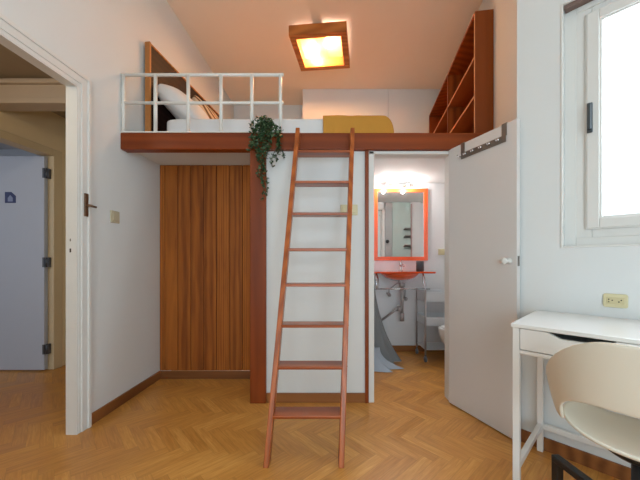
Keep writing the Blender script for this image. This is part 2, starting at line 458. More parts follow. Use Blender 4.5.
X = lambda x, d: (x - 320) / 300 * d
dd = 2.752
st = MB().extrude([(X(5, dd), 2.7515, Z(203, dd)), (X(16, dd), 2.7515, Z(203, dd)), (X(16, dd), 2.7515, Z(196, dd)), (X(11.5, dd), 2.7515, Z(192, dd)), (X(5, dd), 2.7515, Z(192, dd))], (0, -0.001, 0)).build('sticker', M_sticker, d3)
st['label'] = 'small dark blue sticker'
MB().extrude([(X(8, dd), 2.7505, Z(201.5, dd)), (X(13, dd), 2.7505, Z(201.5, dd)), (X(13, dd), 2.7505, Z(198, dd)), (X(10.5, dd), 2.7505, Z(195, dd)), (X(8, dd), 2.7505, Z(198, dd))], (0, -0.001, 0)).build('sticker_mark', M_sticker2, st)

# front wall under the loft: white panel, opening of the bathroom
YF = 2.153
OX0, OX1, OZ = 0.387, 0.930, 1.775
mb = MB()
mb.box((-0.385, YF, 0), (0.325, YF + 0.085, 1.885))
mb.box((0.325, YF + 0.01, 1.80), (1.25, YF + 0.085, 1.885))
mb.box((0.325, YF + 0.02, 0), (0.35, YF + 0.085, 1.80))
mb.box((0.955, YF + 0.01, 0), (1.5, YF + 0.085, 1.885))
mb.box((-0.385, YF + 0.08, 0), (-0.35, 2.66, 1.885))
struct(mb.build('wall_under_loft', M_wall), 'white wall panel under the loft beam', 'wall')
mb = MB()
mb.box((0.347, YF - 0.012, 0), (OX0, YF + 0.09, 1.80)); mb.box((OX1, YF + 0.0, 0), (0.957, YF + 0.09, 1.80))
mb.box((0.347, YF - 0.012, OZ), (0.957, YF + 0.09, 1.798))
struct(mb.build('trim_4', M_trim, bevel=0.004), 'white frame of the bathroom doorway', 'trim')
struct(MB().box((0.322, YF - 0.02, 0), (0.347, YF + 0.02, 1.80)).build('trim_5', M_post, bevel=0.002), 'narrow brown strip beside the bathroom doorway', 'trim')

# right wall of the loft, the short wall by the bathroom door, the window wall
mb = MB()
mb.prism([(XR(2.1), 2.1), (XR(2.1) + 0.3, 2.1), (XR(4.8) + 0.3, 4.8), (XR(4.8), 4.8)], 1.885, ZC)
struct(mb.build('wall_loft_right', M_wall), 'white wall behind the loft bookshelf', 'wall')
mb = MB()
mb.prism([(P0.x, P0.y), (P0.x + WN.x * 0.3, P0.y + WN.y * 0.3), (1.62, 2.16), (1.25, 2.16)], 0, ZC)
struct(mb.build('wall_corner', M_wall), 'short white wall behind the open bathroom door', 'wall')
WS0, WS1, WZ0, WZ1 = 0.206, 1.75, 1.087, 2.335
WM = frame(P0, WD, WN)
mb = MB(WM)
mb.box((0, 0, 0), (WS0, 0.30, ZC)); mb.box((WS1, 0, 0), (we, 0.30, ZC))
mb.box((WS0, 0, 0), (WS1, 0.30, WZ0)); mb.box((WS0, 0, WZ1), (WS1, 0.30, ZC))
struct(mb.build('wall_right', M_wall), 'white wall with the bright window above the desk', 'wall')
struct(MB().prism([(PE.x, PE.y), (PE.x, YB), (PE.x + 0.1, YB), (PE.x + 0.1, PE.y + 0.1)], 0, ZC).build('wall_right_near', M_wall), 'white wall beside the viewer', 'wall')
mb = MB()
bx0, bx1 = -0.7, 1.5
mb.box((-1.75, YB - 0.12, 0), (bx0, YB, ZC)); mb.box((bx1, YB - 0.12, 0), (4.0, YB, ZC)); mb.box((bx0, YB - 0.12, 2.55), (bx1, YB, ZC))
mb.box((bx0, YB - 0.12, 0), (bx1, YB, 0.25))
struct(mb.build('wall_front', M_wall), 'white wall behind the viewer with the balcony window', 'wall')
mb = MB()
for a, b in ((bx0, bx0 + 0.07), (0.365, 0.435), (bx1 - 0.07, bx1)): mb.box((a, YB - 0.10, 0.25), (b, YB - 0.04, 2.55))
mb.box((bx0, YB - 0.10, 0.25), (bx1, YB - 0.04, 0.32)); mb.box((bx0, YB - 0.10, 2.48), (bx1, YB - 0.04, 2.55))
w2 = struct(mb.build('window_2', M_trim), 'tall balcony window behind the viewer', 'window')
MB().box((bx0 + 0.07, YB - 0.075, 0.32), (bx1 - 0.07, YB - 0.07, 2.48)).build('pane', M_pane, w2)

# window: outer frame, sash, pane, handle
wr = thing('window_1', tuple(P0 + WD * 0.9 + WN * 0.05 + Vector((0, 0, WZ0))), 'white framed bright window above the desk', 'window')
wr['kind'] = 'structure'
def ring(mb, s0, s1, z0, z1, w, y0, y1):
    mb.box((s0, y0, z0), (s0 + w, y1, z1)); mb.box((s1 - w, y0, z0), (s1, y1, z1))
    mb.box((s0 + w, y0, z0), (s1 - w, y1, z0 + w)); mb.box((s0 + w, y0, z1 - w), (s1 - w, y1, z1))
mb = MB(WM)
ring(mb, WS0 - 0.010, WS1 + 0.01, WZ0 - 0.008, WZ1 + 0.01, 0.011, -0.005, 0.02)
ring(mb, WS0 - 0.01, WS1 + 0.01, WZ0 - 0.01, WZ1 + 0.01, 0.115, 0.058, 0.13)
ring(mb, WS0 - 0.01, WS1 + 0.01, WZ0 - 0.01, WZ1 + 0.01, 0.055, 0.050, 0.13)
mb.build('window_frame', M_trim, wr, bevel=0.004)
SA, SB, SZ0, SZ1 = 0.287, 0.965, 1.170, 2.262
def sash(a, b):
    mb = MB(WM)
    ring(mb, a, b, SZ0, SZ1, 0.064, 0.044, 0.11)
    ring(mb, a + 0.006, b - 0.006, SZ0 + 0.006, SZ1 - 0.006, 0.048, 0.038, 0.05)
    s = mb.build('sash', M_trim, wr, bevel=0.004)
    MB(WM).box((a + 0.045, 0.075, SZ0 + 0.045), (b - 0.045, 0.081, SZ1 - 0.045)).build('pane', M_pane, s)
    return s
s1 = sash(SA, SB); sash(SB + 0.004, WS1 - 0.09)
hz = 1.728
hb = MB(WM).box((SA + 0.008, 0.028, hz - 0.075), (SA + 0.030, 0.040, hz + 0.075)).box((SA + 0.012, 0.014, hz - 0.06), (SA + 0.026, 0.030, hz + 0.07))
h = hb.build('window_handle', M_handle, s1, bevel=0.004); h['label'] = 'dark grey window handle'

tag(MB(WM).box((WS0 + 0.003, 0.004, 2.315), (WS1 - 0.003, 0.048, 2.334)).build('recess_top_strip', plain('brown_strip', (120, 98, 90), 0.6), base=tuple(P0 + WD * 0.9 + Vector((0, 0, 2.315))), bevel=0.002), 'narrow brown strip at the top of the bright window', 'window blind')  # brown strip across the top of the window recess
# bathroom shell
BX0, BX1, BY0, BY1, BZ = 0.28, 1.72, 2.238, 3.37, 1.885
mb = MB()
mb.box((BX0 - 0.08, BY1, 0), (BX1 + 0.08, BY1 + 0.08, BZ))
struct(mb.build('wall_bathroom_back', M_bath), 'white bathroom wall behind the mirror', 'wall')
struct(MB().box((BX0 - 0.08, BY0, 0), (BX0, BY1, BZ)).build('wall_bathroom_left', M_bath), 'white side wall of the bathroom by the curtain', 'wall')
struct(MB().box((BX1, BY0, 0), (BX1 + 0.08, BY1, BZ)).build('wall_bathroom_right', M_bath), 'white side wall of the bathroom by the bidet', 'wall')
struct(MB().box((BX0, BY1 - 0.014, 0), (BX1, BY1, 0.065)).build('baseboard_bathroom', M_base, bevel=0.003), 'brown baseboard on the bathroom back wall', 'baseboard')
# loft slab, soffit over the closet
mb = MB().prism([(XL(2.24), 2.24), (XR(2.24), 2.24), (XR(4.5), 4.5), (XL(4.5), 4.5)], 1.885, 1.915)
struct(mb.build('floor_loft', M_wall), 'raised sleeping loft platform', 'floor')
struct(MB().prism([(XL(2.2), 2.2), (-0.385, 2.2), (-0.385, 2.66), (XL(2.66), 2.66)], 1.838, 1.885).build('ceiling_closet', M_wall), 'white soffit over the plank closet', 'ceiling')
# loft back walls
struct(MB().box((XL(4.5) - 0.05, 4.5, 1.8), (0, 4.6, ZC)).build('wall_loft_niche', M_wall), 'white back wall of the recess behind the bed', 'wall')
mb = MB().box((-0.235, 4.08, 1.90), (0.925, 4.52, ZC)).box((0.93, 4.083, 1.90), (1.75, 4.52, ZC))
struct(mb.build('wall_loft_back', M_wall), 'white boxed wall behind the loft bed', 'wall')
# baseboards
def bb(name, pts, label):
    struct(MB().prism(pts, 0, 0.068).build(name, M_basey if name == 'baseboard_left' else M_base, bevel=0.003), label, 'baseboard')
bb('baseboard_left', [(XL(1.842), 1.842), (XL(1.842) + 0.015, 1.842), (XL(2.575) + 0.015, 2.575), (XL(2.575), 2.575)], 'brown baseboard along the left wall')
bb('baseboard_front', [(-0.383, YF - 0.014), (0.322, YF - 0.014), (0.322, YF), (-0.383, YF)], 'brown baseboard behind the ladder')
bb('baseboard_closet', [(XL(2.572), 2.572), (-0.385, 2.572), (-0.385, 2.583), (XL(2.572), 2.583)], 'brown plinth under the plank closet front')
struct(MB(WM).box((0.0, -0.014, 0), (we, 0, 0.068)).build('baseboard_right', M_basey, bevel=0.003), 'brown baseboard under the desk', 'baseboard')

t = thing('hall_fill_lamp', (-2.05, 0.9, 2.4), 'added round fill lamp on the hall ceiling, out of view', 'ceiling lamp')  # unseen lamp, added to brighten the tan hall walls
MB().lathe([(0.10, 0.0), (0.10, -0.02), (0.0, -0.02)], (-2.05, 0.9, 2.4), 24).build('base', M_trim, t)
MB().lathe([(0.12, -0.02), (0.13, -0.05), (0.09, -0.09), (0.0, -0.10)], (-2.05, 0.9, 2.4), 24).build('shade', emit('hall_fill_emission', (255, 226, 190), 1.5), t)
d = bpy.data.lights.new('hall_fill_light', 'POINT'); d.energy = 13; d.color = (1.0, 0.86, 0.68); d.shadow_soft_size = 0.12  # fill light of the added hall lamp
o = bpy.data.objects.new('hall_fill_light', d); COL.objects.link(o); o.location = (-2.05, 0.9, 2.22)

# ------------------------------------------------------------------ closet front of planks
x0, x1, yp = XL(2.6) + 0.002, -0.40, 2.582
t = thing('plank_closet_front', ((x0 + x1) / 2, yp, 0.068), 'closet front of vertical orange-brown pine planks under the loft', 'closet door')
MB().box((x0, yp + 0.012, 0.068), (x1, yp + 0.03, 1.838)).build('backing_board', M_groove, t)
mb = MB()
pw = 0.1115
lx = -10 * pw
cx0 = (x0 + x1) / 2
k = math.floor((x0 - cx0) / pw)
while cx0 + k * pw < x1:
    a = max(x0, cx0 + k * pw + 0.0015); b = min(x1, cx0 + (k + 1) * pw - 0.0015)
    if b - a > 0.01: mb.box((a, yp, 0.0685), (b, yp + 0.014, 1.838))
    k += 1
mb.build('planks', M_plank, t, bevel=0.004)

# ------------------------------------------------------------------ beam and post
tag(MB().box((-1.408, 2.112, 1.799), (1.20, 2.19, 1.917)).build('loft_beam', M_beam, base=(-0.1, 2.15, 1.799), bevel=0.008), 'reddish brown wooden beam carrying the loft edge', 'beam')
tag(MB().box((-0.497, 2.128, 0), (-0.384, 2.245, 1.799)).build('wooden_post', M_post, base=(-0.44, 2.18, 0), bevel=0.004), 'broad reddish brown post between plank closet and white panel', 'post')

# ------------------------------------------------------------------ ladder
t = thing('loft_ladder', (-0.08, 1.5, 0), 'reddish wooden ladder with flat treads leaning on the loft beam', 'ladder')
Lb = [Vector((X(267, 1.496), 1.496, 0)), Vector((X(341, 1.496), 1.496, 0))]
Lt = [Vector((X(298.5, 2.08), 2.085, 1.955)), Vector((X(352.5, 2.08), 2.085, 1.955))]
def rail_pt(i, tt): return Lb[i].lerp(Lt[i], tt)
for i in range(2):
    p, q = Lb[i], Lb[i].lerp(Lt[i], 0.978)
    n = (q - p).cross(Vector((1, 0, 0))).normalized()    # faces the viewer
    if n.y > 0: n = -n
    hw_, hd = 0.014, 0.032
    ax = Vector((1, 0, 0))
    vs = []
    for c, cut in ((p, True), (q, False)):
        for a, b in ((-1, -1), (1, -1), (1, 1), (-1, 1)):
            v = c + ax * a * hw_ - n * b * hd
            if cut: v = v - (q - p) * (v.z / (q - p).z)
            vs.append(v)
    MB().add(vs, [(0, 3, 2, 1), (4, 5, 6, 7), (0, 1, 5, 4), (1, 2, 6, 5), (2, 3, 7, 6), (3, 0, 4, 7)]).build('rail', M_lad, t, bevel=0.004)
for tt in (0.110, 0.226, 0.333, 0.4466, 0.553, 0.668, 0.777, 0.890):
    a, b = rail_pt(0, tt + 0.004), rail_pt(1, tt + 0.004)
    dp = 0.10
    y0 = a.y - 0.035
    x0_, x1_ = a.x - 0.006 + 0.0, b.x + 0.006
    tr = MB().box((a.x + 0.008, y0, a.z - 0.017), (b.x - 0.008, y0 + dp, a.z)).build('tread', M_tread, t, bevel=0.003)
    for px_ in (a.x - 0.0145, b.x + 0.0145):
        MB().lathe([(0.0045, -0.002), (0.0045, 0.002)], (px_, a.y - 0.005, a.z - 0.009), 10, axis='x').build('wood_peg', M_headedge, tr)

# ------------------------------------------------------------------ railing
t = thing('loft_railing', (-0.83, 2.125, 1.917), 'white metal safety railing on the left part of the loft edge', 'railing')
yr = 2.125
zt, zm = Z(75, yr), Z(103, yr)
MB().tube([(X(119.5, yr), yr, zt), (X(283.5, yr), yr, zt)], 0.0115, 12).build('top_bar', M_metalw, t)
MB().tube([(X(119.5, yr), yr, zm), (X(283.5, yr), yr, zm)], 0.0105, 12).build('middle_bar', M_metalw, t)
MB().box((X(120, yr), yr - 0.014, 1.917), (X(282, yr), yr + 0.014, 1.925)).build('foot_bar', M_metalw, t)
for px_ in (123.5, 155.5, 188.3, 221.0, 251.8, 280.4):
    x = X(px_, yr)
    MB().tube([(x, yr, 1.92), (x, yr, zt)], 0.0125, 12).build('upright', M_metalw, t)

# ------------------------------------------------------------------ loft bed
zf = 1.915
def softbox(mb, c, s, p=5, nu=48, nv=24, M4=None, bulge=None, wr=0.0):
    def f(u, v):
        th = u * 2 * PI; ph = (v - 0.5) * PI
        def sg(a, e): return math.copysign(abs(a) ** e, a)
        e = 2.0 / p
        x = sg(math.cos(ph), e) * sg(math.cos(th), e); y = sg(math.cos(ph), e) * sg(math.sin(th), e); z = sg(math.sin(ph), e)
        if bulge: z *= bulge(x, y)
        q = Vector((x * s[0] / 2, y * s[1] / 2, z * s[2] / 2))
        if wr:
            q += Vector((0, 0, 1)) * wr * noise.noise(q * 7 + Vector(c)) 
        if M4: q = M4 @ q
        return Vector(c) + q
    return mb.grid(f, nu, nv, True)
hx, hy = -1.37, 2.36
hd_ = Vector((0.13, 1, 0)).normalized(); hn = Vector((hd_.y, -hd_.x, 0))
HM = frame((hx, hy, zf), hd_, hn)       # x along the headboard, y out from the wall
hl = 1.52
ht = 2.735 - zf
t = thing('headboard', (hx, hy + 0.7, zf), 'tall dark brown headboard panel with tan edges against the loft wall', 'headboard')
HM2 = frame((hx, hy, zf), hd_, -hn)
MB(HM).box((0.012, 0.004, 0), (hl, 0.026, ht - 0.012)).build('panel', M_head, t)
MB(HM).box((-0.004, -0.006, 0), (0.014, 0.036, ht)).build('edge_strip', M_headedge, t, bevel=0.002)['label'] = 'tan front edge strip'
MB(HM).box((0.014, -0.006, ht - 0.014), (hl, 0.032, ht)).build('edge_strip', M_headedge, t, bevel=0.002)['label'] = 'tan top edge strip'
zm2 = 2.150
mb = MB(); softbox(mb, (-0.35, 3.085, (zf + zm2) / 2), (1.82, 1.42, zm2 - zf), 18, 120, 40)
mb.v = [Vector((p.x + 0.13 * (p.y - 2.375) * min(1, max(0, (0.56 - p.x) / 1.82)) , p.y, p.z)) for p in mb.v]
tag(mb.build('mattress', M_linen, base=(-0.33, 3.08, zf)), 'white covered mattress on the loft platform', 'mattress')
# pillows
def pillow(name, c, s, rot, mat, label):
    R = rot.to_4x4()
    mb = MB()
    softbox(mb, c, s, 3.4, 56, 22, R, lambda x, y: (1 - 0.55 * (abs(x) ** 2.5)) * (1 - 0.45 * (abs(y) ** 2.5)), 0.012)
    return tag(mb.build(name, mat, base=c), label, 'pillow')
from mathutils import Euler
pillow('pillow', (-1.145, 2.60, 2.295), (0.50, 0.46, 0.22), Euler((0, math.radians(42), math.radians(-6))).to_matrix(), M_linen, 'plump white pillow propped on the dark headboard, nearer the railing')
ps, nt_, N_, L_, P_ = new_mat('striped_pillow_cloth')
tc_ = N_.new('ShaderNodeTexCoord'); w_ = N_.new('ShaderNodeTexWave'); w_.inputs['Scale'].default_value = 4.2; w_.bands_direction = 'Y'
w_.inputs['Distortion'].default_value = 0.4
L_.new(tc_.outputs['Object'], w_.inputs['Vector'])
cr_ = N_.new('ShaderNodeValToRGB'); cr_.color_ramp.elements[0].position = 0.3; cr_.color_ramp.elements[0].color = lin((108, 78, 52)); cr_.color_ramp.elements[1].position = 0.55; cr_.color_ramp.elements[1].color = lin((206, 190, 164))
L_.new(w_.outputs['Fac'], cr_.inputs[0]); L_.new(cr_.outputs[0], P_.inputs['Base Color']); P_.inputs['Roughness'].default_value = 0.9
pillow('pillow', (-1.10, 3.12, 2.42), (0.54, 0.56, 0.15), Euler((0, math.radians(60), math.radians(-6))).to_matrix(), ps, 'brown and beige striped pillow behind the white one')
# blanket over the foot of the mattress
def blk(u, v):
    x = X(323, 2.37) + u * 0.60
    # v: 0 front hem, over the edge, across the top
    L = v * 1.58
    drop = 0.19
    if L < drop: y, z = 2.358, zm2 - (drop - L)
    elif L < drop + 0.07:
        a = (L - drop) / 0.07 * PI / 2
        y, z = 2.358 + 0.045 * (1 - math.cos(a)), zm2 + 0.002 * math.sin(a)
    else: y, z = 2.403 + (L - drop - 0.07), zm2 + 0.002
    if u > 0.80:                              # hanging over the foot end
        k = (u - 0.80) / 0.20
        a = k * PI / 2
        x = X(323, 2.37) + 0.48 + 0.075 * math.sin(a)
        z = z - 0.14 * (1 - math.cos(a)) 
    z += 0.003 * noise.noise(Vector((x * 9, y * 7, 0.3))) + 0.0015 * math.sin(u * 5 + 0.4) * (1 if u < 0.8 else 0.5)
    y += 0.006 * noise.noise(Vector((x * 22, 1.5, z * 4)))
    z = max(z, zf + 0.012)
    return (x, y, z)
mb = MB(); mb.grid(blk, 44, 60)
tag(mb.build('blanket', M_yellow, base=(0.25, 2.9, zm2), solid=0.006, offset=1), 'mustard yellow blanket folded over the foot of the loft bed', 'blanket')

# ------------------------------------------------------------------ bookshelf on the loft
sd = Vector((0.15, 1, 0)).normalized(); sn = Vector((sd.y, -sd.x, 0))
yn = 2.20
SM = frame((0.5167 * yn, yn, zf), sd, -sn)      # x runs deeper into the loft, y out of the shelf to the room, z up
L_s = 1.60; D_s = 0.235; Z_s = 2.825 - zf
t = thing('loft_bookshelf', (1.25, 2.95, zf), 'tall reddish brown open bookshelf standing on the right of the loft', 'bookshelf')
tk = 0.02
MB(SM).box((0, -D_s, 0), (tk, 0, Z_s)).build('side_panel', M_shelf, t, bevel=0.0015)
MB(SM).box((L_s - tk, -D_s, 0), (L_s, 0, Z_s)).build('side_panel', M_shelf, t, bevel=0.0015)
MB(SM).box((0, -D_s, Z_s), (L_s, 0.0, Z_s + tk)).build('top_board', M_shelf, t, bevel=0.0015)
MB(SM).box((tk, -D_s, 0), (L_s - tk, 0, tk)).build('bottom_board', M_shelf, t)
MB(SM).box((tk, -D_s, tk), (L_s - tk, -D_s + 0.006, Z_s)).build('back_panel', M_shelfin, t)
xm = 0.74
MB(SM).box((xm, -D_s + 0.006, tk), (xm + tk, -0.002, Z_s)).build('divider', M_shelf, t)
for z in (Z(55, yn) - zf, Z(94, yn) - zf):
    for a, b in ((tk, xm), (xm + tk, L_s - tk)):
        s = MB(SM).box((a, -D_s + 0.006, z - 0.014), (b, -0.004, z)).build('shelf', M_shelfin, t)
        MB(SM).box((a, -0.004, z - 0.014), (b, 0.0, z)).build('shelf_edge', M_edge, s)
# pale front edges of the uprights
MB(SM).box((0.0, 0.0, 0), (tk * 0.8, 0.002, Z_s)).build('edge_strip', M_edge, t)

# ------------------------------------------------------------------ ceiling lamp
q = [(-0.31, 2.92), (0.255, 2.93), (0.345, 3.50), (-0.22, 3.49)]
lc = Vector((sum(a for a, b in q) / 4, sum(b for a, b in q) / 4, ZC))
t = thing('ceiling_lamp', tuple(lc), 'square wooden framed ceiling lamp glowing warm above the loft edge', 'ceiling lamp')
LM = frame(lc, (0.988, -0.10, 0), (0.155, 0.988, 0))
a_, fw_ = 0.285, 0.065
mb = MB(LM)
zb_ = -0.115
mb.box((-a_, -a_, zb_), (a_, -a_ + fw_, -0.014)); mb.box((-a_, a_ - fw_, zb_), (a_, a_, -0.014))
mb.box((-a_, -a_ + fw_, zb_), (-a_ + fw_, a_ - fw_, -0.014)); mb.box((a_ - fw_, -a_ + fw_, zb_), (a_, a_ - fw_, -0.014))
mb.build('frame', M_lampw, t, bevel=0.004)
MB(LM).box((-0.05, -a_ + 0.02, -0.030), (0.05, a_ - 0.02, -0.001)).build('mounting_plate', M_lampw, t)
MB(LM).box((-a_ + fw_ - 0.004, -a_ + fw_ - 0.004, zb_ + 0.012), (a_ - fw_ + 0.004, a_ - fw_ + 0.004, zb_ + 0.016)).build('diffuser', M_diff, t)
for bx, by in ((-0.075, 0.12), (0.085, -0.10)):
    MB(LM).lathe([(0.0, -0.03), (0.02, -0.022), (0.03, 0), (0.02, 0.022), (0.0, 0.03)], (bx, by, -0.062), 16).build('bulb', M_bulb, t)
    d = bpy.data.lights.new('lamp_glow', 'POINT'); d.energy = 60; d.color = (1.0, 0.79, 0.64); d.shadow_soft_size = 0.042
    o = bpy.data.objects.new('lamp_glow', d); COL.objects.link(o); o.location = LM @ Vector((bx, by, -0.062))

# ------------------------------------------------------------------ trailing plant
t = thing('trailing_plant', (X(266, 2.09), 2.09, 1.98), 'dark green trailing plant hanging over the loft beam above the post', 'plant')
stm, lf, lf2 = MB(), MB(), MB()
def leaf(mb, p, d, s):
    d = d.normalized(); up = Vector((random.uniform(-1, 1), random.uniform(-1, 0), random.uniform(-0.2, 1))).normalized()
    sd_ = d.cross(up).normalized(); n_ = sd_.cross(d)
    w = s * 0.33
    mb.add([p, p + d * s * 0.35 + sd_ * w, p + d * s * 0.35 + n_ * (-w * 0.35), p + d * s * 0.35 - sd_ * w,
            p + d * s * 0.7 + sd_ * w * 0.8, p + d * s * 0.7 - n_ * w * 0.2, p + d * s * 0.7 - sd_ * w * 0.8, p + d * s],
           [(0, 2, 1), (0, 3, 2), (1, 2, 5, 4), (2, 3, 6, 5), (4, 5, 7), (5, 6, 7)], True)
def pp(x, y, d): return Vector((X(x, d), d, Z(y, d)))
vines = []
for i in range(17):
    a = random.uniform(250, 283); d = random.uniform(2.06, 2.14)
    pts = [pp(266 + random.uniform(-6, 6), 131, 2.15)]
    ym = random.uniform(117, 126)
    pts.append(pp((266 + a) / 2, ym, d - 0.01)); pts.append(pp(a, ym + random.uniform(2, 12), d - 0.02))
    pts.append(pp(a + random.uniform(-3, 3), ym + random.uniform(14, 30), 2.075 - random.uniform(0, 0.03)))
    vines.append(pts)
for (x0v, xe, ye) in ((262, 262, 200), (258, 264, 186), (267, 259, 176), (263, 266, 196), (262, 257, 160), (278, 272, 167), (276, 283, 157), (281, 276, 160), (255, 250, 150), (268, 262, 182)):
    pts = [pp(266, 131, 2.15), pp((266 + x0v) / 2, 124, 2.09), pp(x0v, 135, 2.065)]
    n_ = 5
    for k in range(1, n_ + 1):
        f_ = k / n_
        pts.append(pp(x0v + (xe - x0v) * f_ + random.uniform(-2, 2), 135 + (ye - 135) * f_, 2.085 + random.uniform(-0.012, 0.01)))
    vines.append(pts)
for pts in vines:
    # smooth path
    fine = []
    for k in range(len(pts) - 1):
        a = pts[max(k - 1, 0)]; b = pts[k]; c = pts[k + 1]; e = pts[min(k + 2, len(pts) - 1)]
        for m_ in range(4):
            u = m_ / 4
            fine.append(0.5 * ((2 * b) + (c - a) * u + (2 * a - 5 * b + 4 * c - e) * u * u + (3 * b - a - 3 * c + e) * u ** 3))
    fine.append(pts[-1])
    stm.tube(fine, 0.0016, 5)
    for p in fine[1:]:
        for _ in range(2):
            d = Vector((random.uniform(-1, 1), random.uniform(-0.9, 0.1), random.uniform(-1, 0.5)))
            leaf(lf if random.random() < 0.75 else lf2, p, d, random.uniform(0.015, 0.027))
for (cxx, cyy, r_, n_) in ((262, 128, 10, 45), (274, 133, 9, 40), (256, 139, 5, 14), (261, 147, 6, 16)):
    for _ in range(n_):
        a = random.uniform(0, 2 * PI); r = r_ * math.sqrt(random.random())
        p = pp(cxx + r * math.cos(a), cyy + r * 0.8 * math.sin(a), 2.085 - random.uniform(0, 0.04))
        leaf(lf if random.random() < 0.8 else lf2, p, Vector((random.uniform(-1, 1), random.uniform(-1, 0.1), random.uniform(-1, 0.8))), random.uniform(0.015, 0.027))
stm.build('stems', M_stem, t); lf.build('foliage', M_leaf, t); lf2.build('foliage', M_leaf2, t)['label'] = 'paler grey green leaves'

# ------------------------------------------------------------------ bathroom door leaf, knob, coat rack
ld = Vector((0.178, -0.475, 0)).normalized(); ln = Vector((-ld.y, ld.x, 0))
DM = frame((0.916, 2.136, 0), ld, ln)
dlen = 0.503
d2 = struct(MB(DM).box((0, 0, 0.008), (dlen, 0.026, 1.803)).build('door_2', M_door, base=(0.916, 2.136, 0), bevel=0.002), 'plain white bathroom door standing open into the room', 'door')
def pos_on_leaf(px_):
    k = (px_ - 320) / 300
    s = (k * 2.136 - 0.916) / (ld.x - k * ld.y)
    return s, 2.136 + s * ld.y
s, yk = pos_on_leaf(509)
zk = Z(261, yk)
MB(DM).lathe([(0.018, 0.0), (0.018, -0.006), (0.009, -0.010), (0.009, -0.026), (0.017, -0.034), (0.02, -0.042), (0.016, -0.050), (0.0, -0.053)], (s, 0, zk), 20, axis='y').build('door_knob', M_trim, d2)
MB(DM).box((dlen, 0.006, zk - 0.028), (dlen + 0.0015, 0.020, zk + 0.028)).build('latch_plate', M_steel, d2)
sa, ya = pos_on_leaf(463); sb, yb = pos_on_leaf(504.5)
t = thing('over_door_hook_rack', tuple(DM @ Vector(((sa + sb) / 2, -0.008, 1.72))), 'brushed grey metal hook rack hung over the white bathroom door', 'coat rack')
zr = 1.718
mb = MB(DM).box((sa - 0.012, -0.006, zr - 0.020), (sb + 0.012, -0.002, zr + 0.020))
mb.build('rail', M_steel, t, bevel=0.001)
for s in (sa, sb):
    MB(DM).box((s - 0.016, -0.004, zr + 0.015), (s + 0.016, -0.001, 1.807)).box((s - 0.016, -0.004, 1.804), (s + 0.016, 0.030, 1.807)).box((s - 0.016, 0.0275, 1.77), (s + 0.016, 0.030, 1.807)).build('bracket', M_steel, t, bevel=0.0008)
for k in range(5):
    s = sa + (sb - sa) * (k + 0.4) / 5
    MB(DM).tube([(s, -0.006, zr + 0.008), (s, -0.014, zr + 0.004), (s, -0.022, zr - 0.004), (s, -0.026, zr + 0.006)], 0.0035, 8).lathe([(0.0, -0.010), (0.008, -0.008), (0.010, 0.0)], (s, -0.006, zr + 0.006), 12, axis='y').build('hook', M_chrome, t)
MB(DM).tube([(sa - 0.012, -0.004, zr - 0.004), (sa - 0.02, -0.02, zr), (sa - 0.022, -0.028, zr + 0.01)], 0.004, 8).build('hook', M_chrome, t)

# ------------------------------------------------------------------ bolt handle and keyhole on the doorway casing
yq = 1.795
xq = XL(yq) + 0.022
t = thing('door_bolt', (xq, yq, Z(205, yq)), 'aged brass bolt plate with small lever on the white doorway casing', 'door bolt')
z0_, z1_ = Z(216.5, yq), Z(193.5, yq)
MB().box((xq - 0.002, yq - 0.012, z0_), (xq + 0.006, yq + 0.012, z1_)).build('plate', M_brass, t, bevel=0.001)
zc_ = Z(205.5, yq)
MB().tube([(xq, yq, zc_), (xq + 0.022, yq, zc_), (xq + 0.030, yq + 0.006, zc_ - 0.002), (xq + 0.032, yq + 0.038, zc_ - 0.004)], 0.007, 10).build('lever', M_brass, t)
for kx, (pz, r_) in enumerate(((240, 0.004), (250.5, 0.006))):
    xj = XL(1.75) - 0.028
    o = MB().box((xj - r_ * 0.7, 1.7445, Z(pz, 1.75) - r_ * 1.9), (xj + r_ * 0.7, 1.7462, Z(pz, 1.75) + r_ * 1.9)).build('keyhole_plate' if kx else 'strike_hole', M_dark if kx else M_steel, cas_o)

# ------------------------------------------------------------------ switches and socket
def plate(mb, w, h, d, r=0.006):
    mb.box((-w / 2, -d, -h / 2), (w / 2, 0, h / 2))
yv = 2.21
SWM = frame((XL(2.055), 2.055, Z(217, 2.055)), (0.05, 1, 0), (-1, 0.05, 0))
t = thing('light_switch', tuple(SWM.translation), 'aged beige light switch on the left wall beside the plank closet', 'light switch')
mb = MB(SWM); plate(mb, 0.082, 0.082, 0.009); mb.build('plate', M_beige2, t, bevel=0.004)
MB(SWM).box((-0.026, -0.013, -0.026), (0.026, -0.009, 0.026)).build('rocker', M_beige2, t, bevel=0.002)
PM = frame((X(349, YF), YF, Z(210, YF)), (1, 0, 0), (0, 1, 0))
t = thing('light_switch', tuple(PM.translation), 'beige double switch plate behind the ladder on the white panel', 'light switch')
mb = MB(PM); mb.box((-0.062, -0.008, -0.038), (0.062, 0, 0.038)); mb.build('plate', M_beige, t, bevel=0.004)
for s in (-1, 1):
    MB(PM).box((s * 0.028 - 0.020, -0.012, -0.022), (s * 0.028 + 0.020, -0.008, 0.022)).build('rocker', M_beige, t, bevel=0.002)
BM = frame((X(442.5, 3.36), 3.37, Z(252, 3.37)), (1, 0, 0), (0, 1, 0))
t = thing('light_switch', tuple(BM.translation), 'pale yellow switch on the bathroom wall right of the mirror', 'light switch')
MB(BM).box((-0.045, -0.008, -0.034), (0.045, 0, 0.034)).build('plate', M_beige, t, bevel=0.004)
MB(BM).box((-0.020, -0.012, -0.022), (0.020, -0.008, 0.022)).build('rocker', M_beige, t, bevel=0.002)
k = (615.5 - 320) / 300
so = (P0.y * k - P0.x) / (WD.x - k * WD.y)
yo = P0.y + so * WD.y
OM = frame(P0 + WD * so + Vector((0, 0, Z(300.7, yo))), WD, WN)
